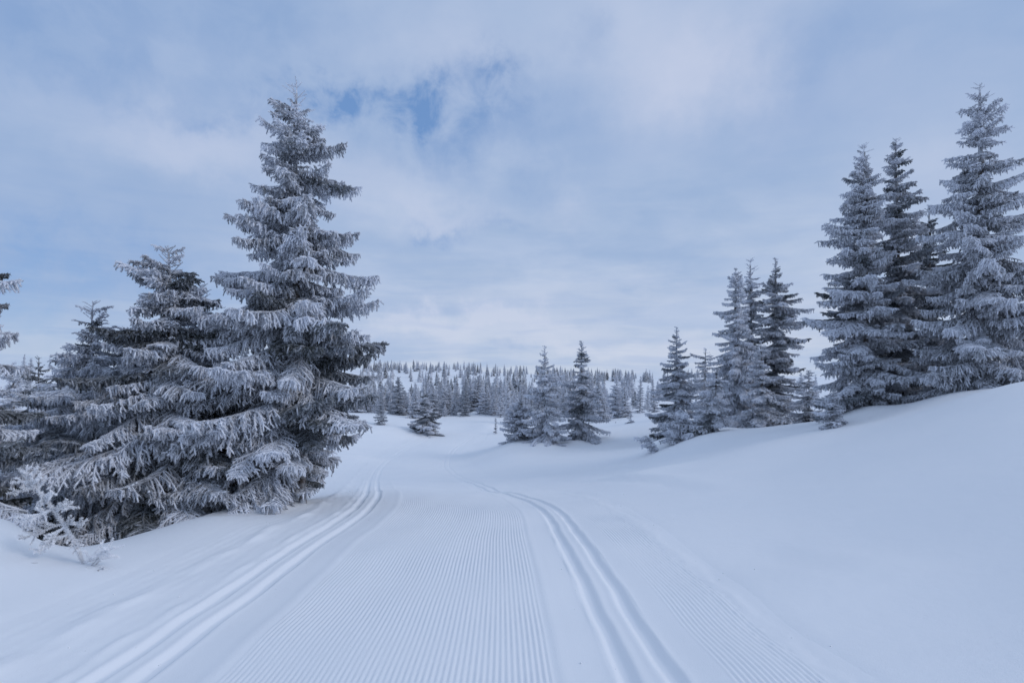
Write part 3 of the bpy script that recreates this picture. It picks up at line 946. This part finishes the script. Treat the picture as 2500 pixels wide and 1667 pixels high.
# broken stump with a snow mound at the foot of the big spruce, and its dark twin stem
def stem_stub():
    x, y = (738 - 1250) / F * 9.0, 9.0
    root = thing('dead_stem', 'dark bare stem with a few dead twigs beside the trunk of the tallest spruce', 'tree stem', (x, y, gz(x, y)))
    rng = np.random.default_rng(5)
    b = Buf()
    tube(b, [(0, 0, -.3), (.01, 0, 0), (-.005, 0, .3), (.02, .03, .62), (.03, .08, .95)], [.075, .062, .05, .042, .03], 9, .2)
    link('trunk', b.mesh('trunk', [M_BARK], True), root)
    b = Buf()
    for (z, a, l) in ((.18, -.4, .16), (.12, 2.9, .2), (.3, .3, .22), (.34, 3.3, .18), (.45, .1, .3)):
        q, _ = bend((0, 0, z), (math.cos(a), -.4, .3), l, 1.5, 4, rng, 2)
        tube(b, q, np.linspace(.012, .004, 5), 4, .3)
    link('twig', b.mesh('twig', [M_BARK]), root)
stem_stub()


# ------------------------------------------------------------------ far forest
FAR = []
r = np.random.default_rng(90)
for kvar in range(9):
    H = 4.6
    slim = (.85, .62, .72, .95, .6, 1.05, .8, .7, .9)[kvar]
    cb = Buf()
    spire(cb, H, r, 5.0, r0=.05, tip_len=.7, shoots=9)
    bl = [make_bough(L, r, 4.2, .8, 1.0, .88) for L in (.45, .8, 1.2)]  # frost value raised: real rime plus distance haze painted into the crown colour
    h = .12
    while h < H * .95:
        hr = h / H
        R = slim * 1.45 * (1 - hr) ** .82 * (1 if hr > .08 else .85) * r.uniform(.85, 1.12) + .08
        a0 = r.uniform(0, 6.28)
        for j in range(6):
            a = a0 + j * 1.047 + r.normal(0, .2)
            L = R * r.uniform(.75, 1.15)
            L0, b = min(zip((.45, .8, 1.2), bl), key=lambda t: abs(t[0] - L))
            mt = Matrix.Translation((0, 0, h + r.normal(0, .06))) @ Matrix.Rotation(a, 4, 'Z') @ Matrix.Rotation(-(.15 - .45 * (1 - hr) + (.5 if hr > .8 else 0) + r.normal(0, .1)), 4, 'Y') @ Matrix.Scale(L / L0, 4)
            cb.merge(b, mt)
        h += .30 * (1 - .3 * hr)
    tb = Buf(); tube(tb, [(0, 0, -.4), (0, 0, H * .5), (0, 0, H * .95)], [.09, .06, .02], 6, .3)
    mat = M_DARKF if kvar == 6 else M_FROST
    FAR.append((H, slim, cb.mesh('crown', [mat]), tb.mesh('trunk', [M_BARK], True)))


def far_tree(name, label, group, x, y, h, kvar, rz, cat='spruce tree', wide=1.0, sink=.1):
    H, sl, cm, tm = FAR[kvar]
    root = thing(name, label, cat, (x, y, gz(x, y) - sink), group)
    s = h / H
    root.scale = (s * wide, s * wide, s); root.rotation_euler = (.05 * math.sin(rz * 7), .05 * math.cos(rz * 5), rz)
    link('trunk', tm, root); link('crown', cm, root)
    return root

fr = random.Random(4)
placed = []

def ok(x, y, dmin):
    for (a, b) in placed:
        if (a - x)**2 + (b - y)**2 < dmin * dmin: return False
    placed.append((x, y)); return True

def scatter(n, Y0, Y1, p0, p1, hmin, hmax, label, group, dmin, clear=(), wide=1.0):
    k = tries = 0
    while k < n and tries < n * 60:
        tries += 1
        Y = math.sqrt(fr.uniform(Y0 * Y0, Y1 * Y1)); px = fr.uniform(p0, p1)
        if any(a < px < b and c < Y < d for (a, b, c, d) in clear): continue
        x = (px - 1250) / F * Y
        if not ok(x, Y, dmin): continue
        far_tree('spruce_tree', label, group, x, Y, fr.uniform(hmin, hmax) * fr.choice((.55, .75, .9, 1, 1, 1.15)), fr.randrange(9), fr.uniform(0, 6.28), wide=fr.choice((.85, 1, 1.1, 1.25, 1.5)) * wide)
        k += 1
# glades of open snow: (px0, px1, Y0, Y1)
GLADE = [(960, 1025, 66, 112), (1190, 1240, 95, 130), (1480, 1640, 62, 128), (1290, 1340, 80, 118)]
EDGE = 'frosted spruce in the dense wood edge across the clearing, left of the middle pair'
EDGE2 = 'frosted spruce of the wood edge directly behind and right of the middle pair'
scatter(84, 53, 66, 860, 1255, 2.1, 3.2, EDGE, 'spruces of the far wood edge', .9)
scatter(32, 50, 66, 1270, 1520, 2.2, 3.3, EDGE2, 'spruces of the wood edge behind the middle pair', 1.1)
RIDGE = 'tiny frosted spruce among those along the skyline ridge of the far hill'
HILL = 'small frosted spruce on the slope between the wood edge and the skyline ridge'
scatter(72, 68, 112, 890, 1460, 2.0, 2.9, HILL, 'spruces scattered on the far hill', 2.0, GLADE)
scatter(80, 125, 165, 880, 1760, 1.9, 3.0, RIDGE, 'tiny spruces along the skyline ridge', 1.3, GLADE)
scatter(14, 62, 130, 1500, 1640, 1.8, 3.2, HILL, 'spruces scattered on the far hill', 2.4, [(1500, 1640, 84, 126)])
LEFTW = 'frosted spruce of the wood behind the left-hand trees'
scatter(26, 26, 80, -80, 420, 2.8, 4.2, LEFTW, 'spruces of the wood behind the left trees', 2.0)
RIGHTW = 'frosted spruce of the wood behind the right-hand groups'
scatter(22, 42, 90, 1660, 2080, 2.2, 3.6, RIGHTW, 'spruces of the wood behind the right trees', 2.0)
for (px, Y, h, kv, lab) in [
        (1243, 47, 3.5, 1, 'pale spruce standing just left of the middle pair, in front of the wood edge'),
        (1222, 52, 3.0, 4, 'short spruce at the tip of the wood edge, above the tiny sapling'),
        (1468, 44, 3.8, 0, 'broad spruce close behind the right spruce of the middle pair'),
        (1500, 47, 3.6, 5, 'dark-footed spruce right of the middle pair with snow in front'),
        (1528, 46, 3.2, 7, 'slim spruce between the middle pair and the open snow'),
        (1562, 52, 3.4, 4, 'thin spire-like spruce alone at the edge of the open snow'),
        (1580, 58, 2.6, 1, 'short thin spruce in the open snow left of the lone narrow spruce'),
        (1598, 50, 3.0, 2, 'slim spruce touching the left side of the lone narrow spruce'),
        (930, 44, 2.6, 6, 'small spruce at the right foot of the tallest spruce, by the wood edge'),
        (1012, 50, 3.0, 3, 'tall-tipped spruce rising behind the cone-shaped bush'),
        (1085, 55, 3.4, 8, 'rounded low spruce at the front of the wood edge, above the open snow'),
        (1180, 54, 2.8, 5, 'squat spruce on a small drift at the right end of the wood edge front')]:
    far_tree('spruce_tree', lab, None, (px - 1250) / F * Y, Y, h, kv, fr.uniform(0, 6.28))

# the wood that thickens the hill and the ridge, too far off to count: one mass of frosted spruce
def hill_wood():
    r = np.random.default_rng(140)
    B = Buf()
    spots = []
    cl = [(r.uniform(880, 1700), r.uniform(118, 172)) for _ in range(46)]
    for (px, Y) in cl:
        for k in range(r.integers(3, 10)):
            spots.append((px + r.normal(0, 16), Y + r.normal(0, 4)))
    for k in range(150):
        spots.append((r.uniform(880, 1480), r.uniform(72, 118)))
    for k in range(230):
        spots.append((r.uniform(860, 1490), r.uniform(58, 76)))
    for (px, Y) in spots:
        if any(a < px < b and c < Y < d for (a, b, c, d) in GLADE): continue
        x = (px - 1250) / F * Y
        if not ok(x, Y, .7): continue
        zb = gz(x, Y) - .1
        h = r.uniform(1.5, 3.0); R0 = h * r.uniform(.17, .30); n = 15
        lean = r.normal(0, .04, 2) * h
        base_f = r.uniform(.45, .95)
        for i in range(n):
            u = i / (n - 1); z = h * (.04 + .94 * u); R = R0 * (1 - u)**.8 + .05
            m = 8 if u < .8 else 5
            a = r.uniform(0, 6.28) + np.arange(m) * 6.283 / m + r.normal(0, .2, m)
            rr = R * r.uniform(.6, 1.25, m)
            c = np.array([x + lean[0] * u, Y + lean[1] * u, zb + z])
            tip = c + np.stack([np.cos(a) * rr, np.sin(a) * rr, -rr * r.uniform(.1, .55, m)], 1)
            w = R * .30 + .03
            s1 = c + np.stack([-np.sin(a) * w, np.cos(a) * w, np.full(m, .0)], 1) + (tip - c) * .35
            s2 = c - np.stack([-np.sin(a) * w, np.cos(a) * w, np.full(m, .0)], 1) + (tip - c) * .35
            top = np.repeat((c + [0, 0, h * .07])[None], m, 0)
            v = np.stack([top, s1, tip, s2], 1).reshape(-1, 3)
            q = np.arange(m)[:, None] * 4
            B.add(v, np.concatenate([q + [0, 1, 2], q + [0, 2, 3]]), np.repeat(np.clip(base_f + r.normal(0, .2, m), .1, 1.1), 4))
    o = link('hill_woodland', B.mesh('hill_woodland', [M_FROST])); o['kind'] = 'stuff'
hill_wood()

# ------------------------------------------------------------------ snow-covered cabin on the far slope
def cabin(px, py, Y):
    p = P(px, py, Y)
    root = thing('cabin', 'tiny dark cabin with a thick snowy roof among trees on the far slope', 'cabin', (p[0], p[1], p[2] - 1.6))
    mw, N, b = new_mat('dark_timber'); b.inputs['Base Color'].default_value = (.035, .03, .028, 1); b.inputs['Roughness'].default_value = .9
    w, l, hgt, rise = 2.6, 2.0, 1.5, 1.0
    B = Buf()
    v = [(-w, -l, -.6), (w, -l, -.6), (w, l, -.6), (-w, l, -.6), (-w, -l, hgt), (w, -l, hgt), (w, l, hgt), (-w, l, hgt), (0, -l, hgt + rise), (0, l, hgt + rise)]
    B.add(v, [(0, 1, 5), (0, 5, 4), (4, 5, 8), (1, 2, 6), (1, 6, 5), (2, 3, 7), (2, 7, 6), (6, 7, 9), (3, 0, 4), (3, 4, 7)], 0)
    link('wall', B.mesh('wall', [mw]), root)
    R = Buf(); e, t = .35, .5
    q = [(-w - e, hgt - .13), (0, hgt + rise), (w + e, hgt - .13), (w + e, hgt - .13 + t), (0, hgt + rise + t), (-w - e, hgt - .13 + t)]
    v = [(x, -l - e, z + .01) for x, z in q] + [(x, l + e, z + .01) for x, z in q]
    tr = [(0, 1, 4), (0, 4, 5), (1, 2, 3), (1, 3, 4), (6, 10, 7), (6, 11, 10), (7, 9, 8), (7, 10, 9)]
    for i in range(6):
        j = (i + 1) % 6
        tr += [(i, i + 6, j + 6), (i, j + 6, j)]
    R.add(v, tr, 1)
    link('roof', R.mesh('roof', [M_CLUMP]), root)
    D = Buf()
    D.add([(-.45, -l - .004, -.5), (.45, -l - .004, -.5), (.45, -l - .004, 1.3), (-.45, -l - .004, 1.3), (-.45, -l - .04, -.5), (.45, -l - .04, -.5), (.45, -l - .04, 1.3), (-.45, -l - .04, 1.3)],
          [(4, 5, 6), (4, 6, 7), (0, 4, 7), (0, 7, 3), (1, 6, 5), (1, 2, 6), (3, 7, 6), (3, 6, 2)], 0)
    link('door', D.mesh('door', [M_BARK]), root)
cabin(1556, 948, 165)
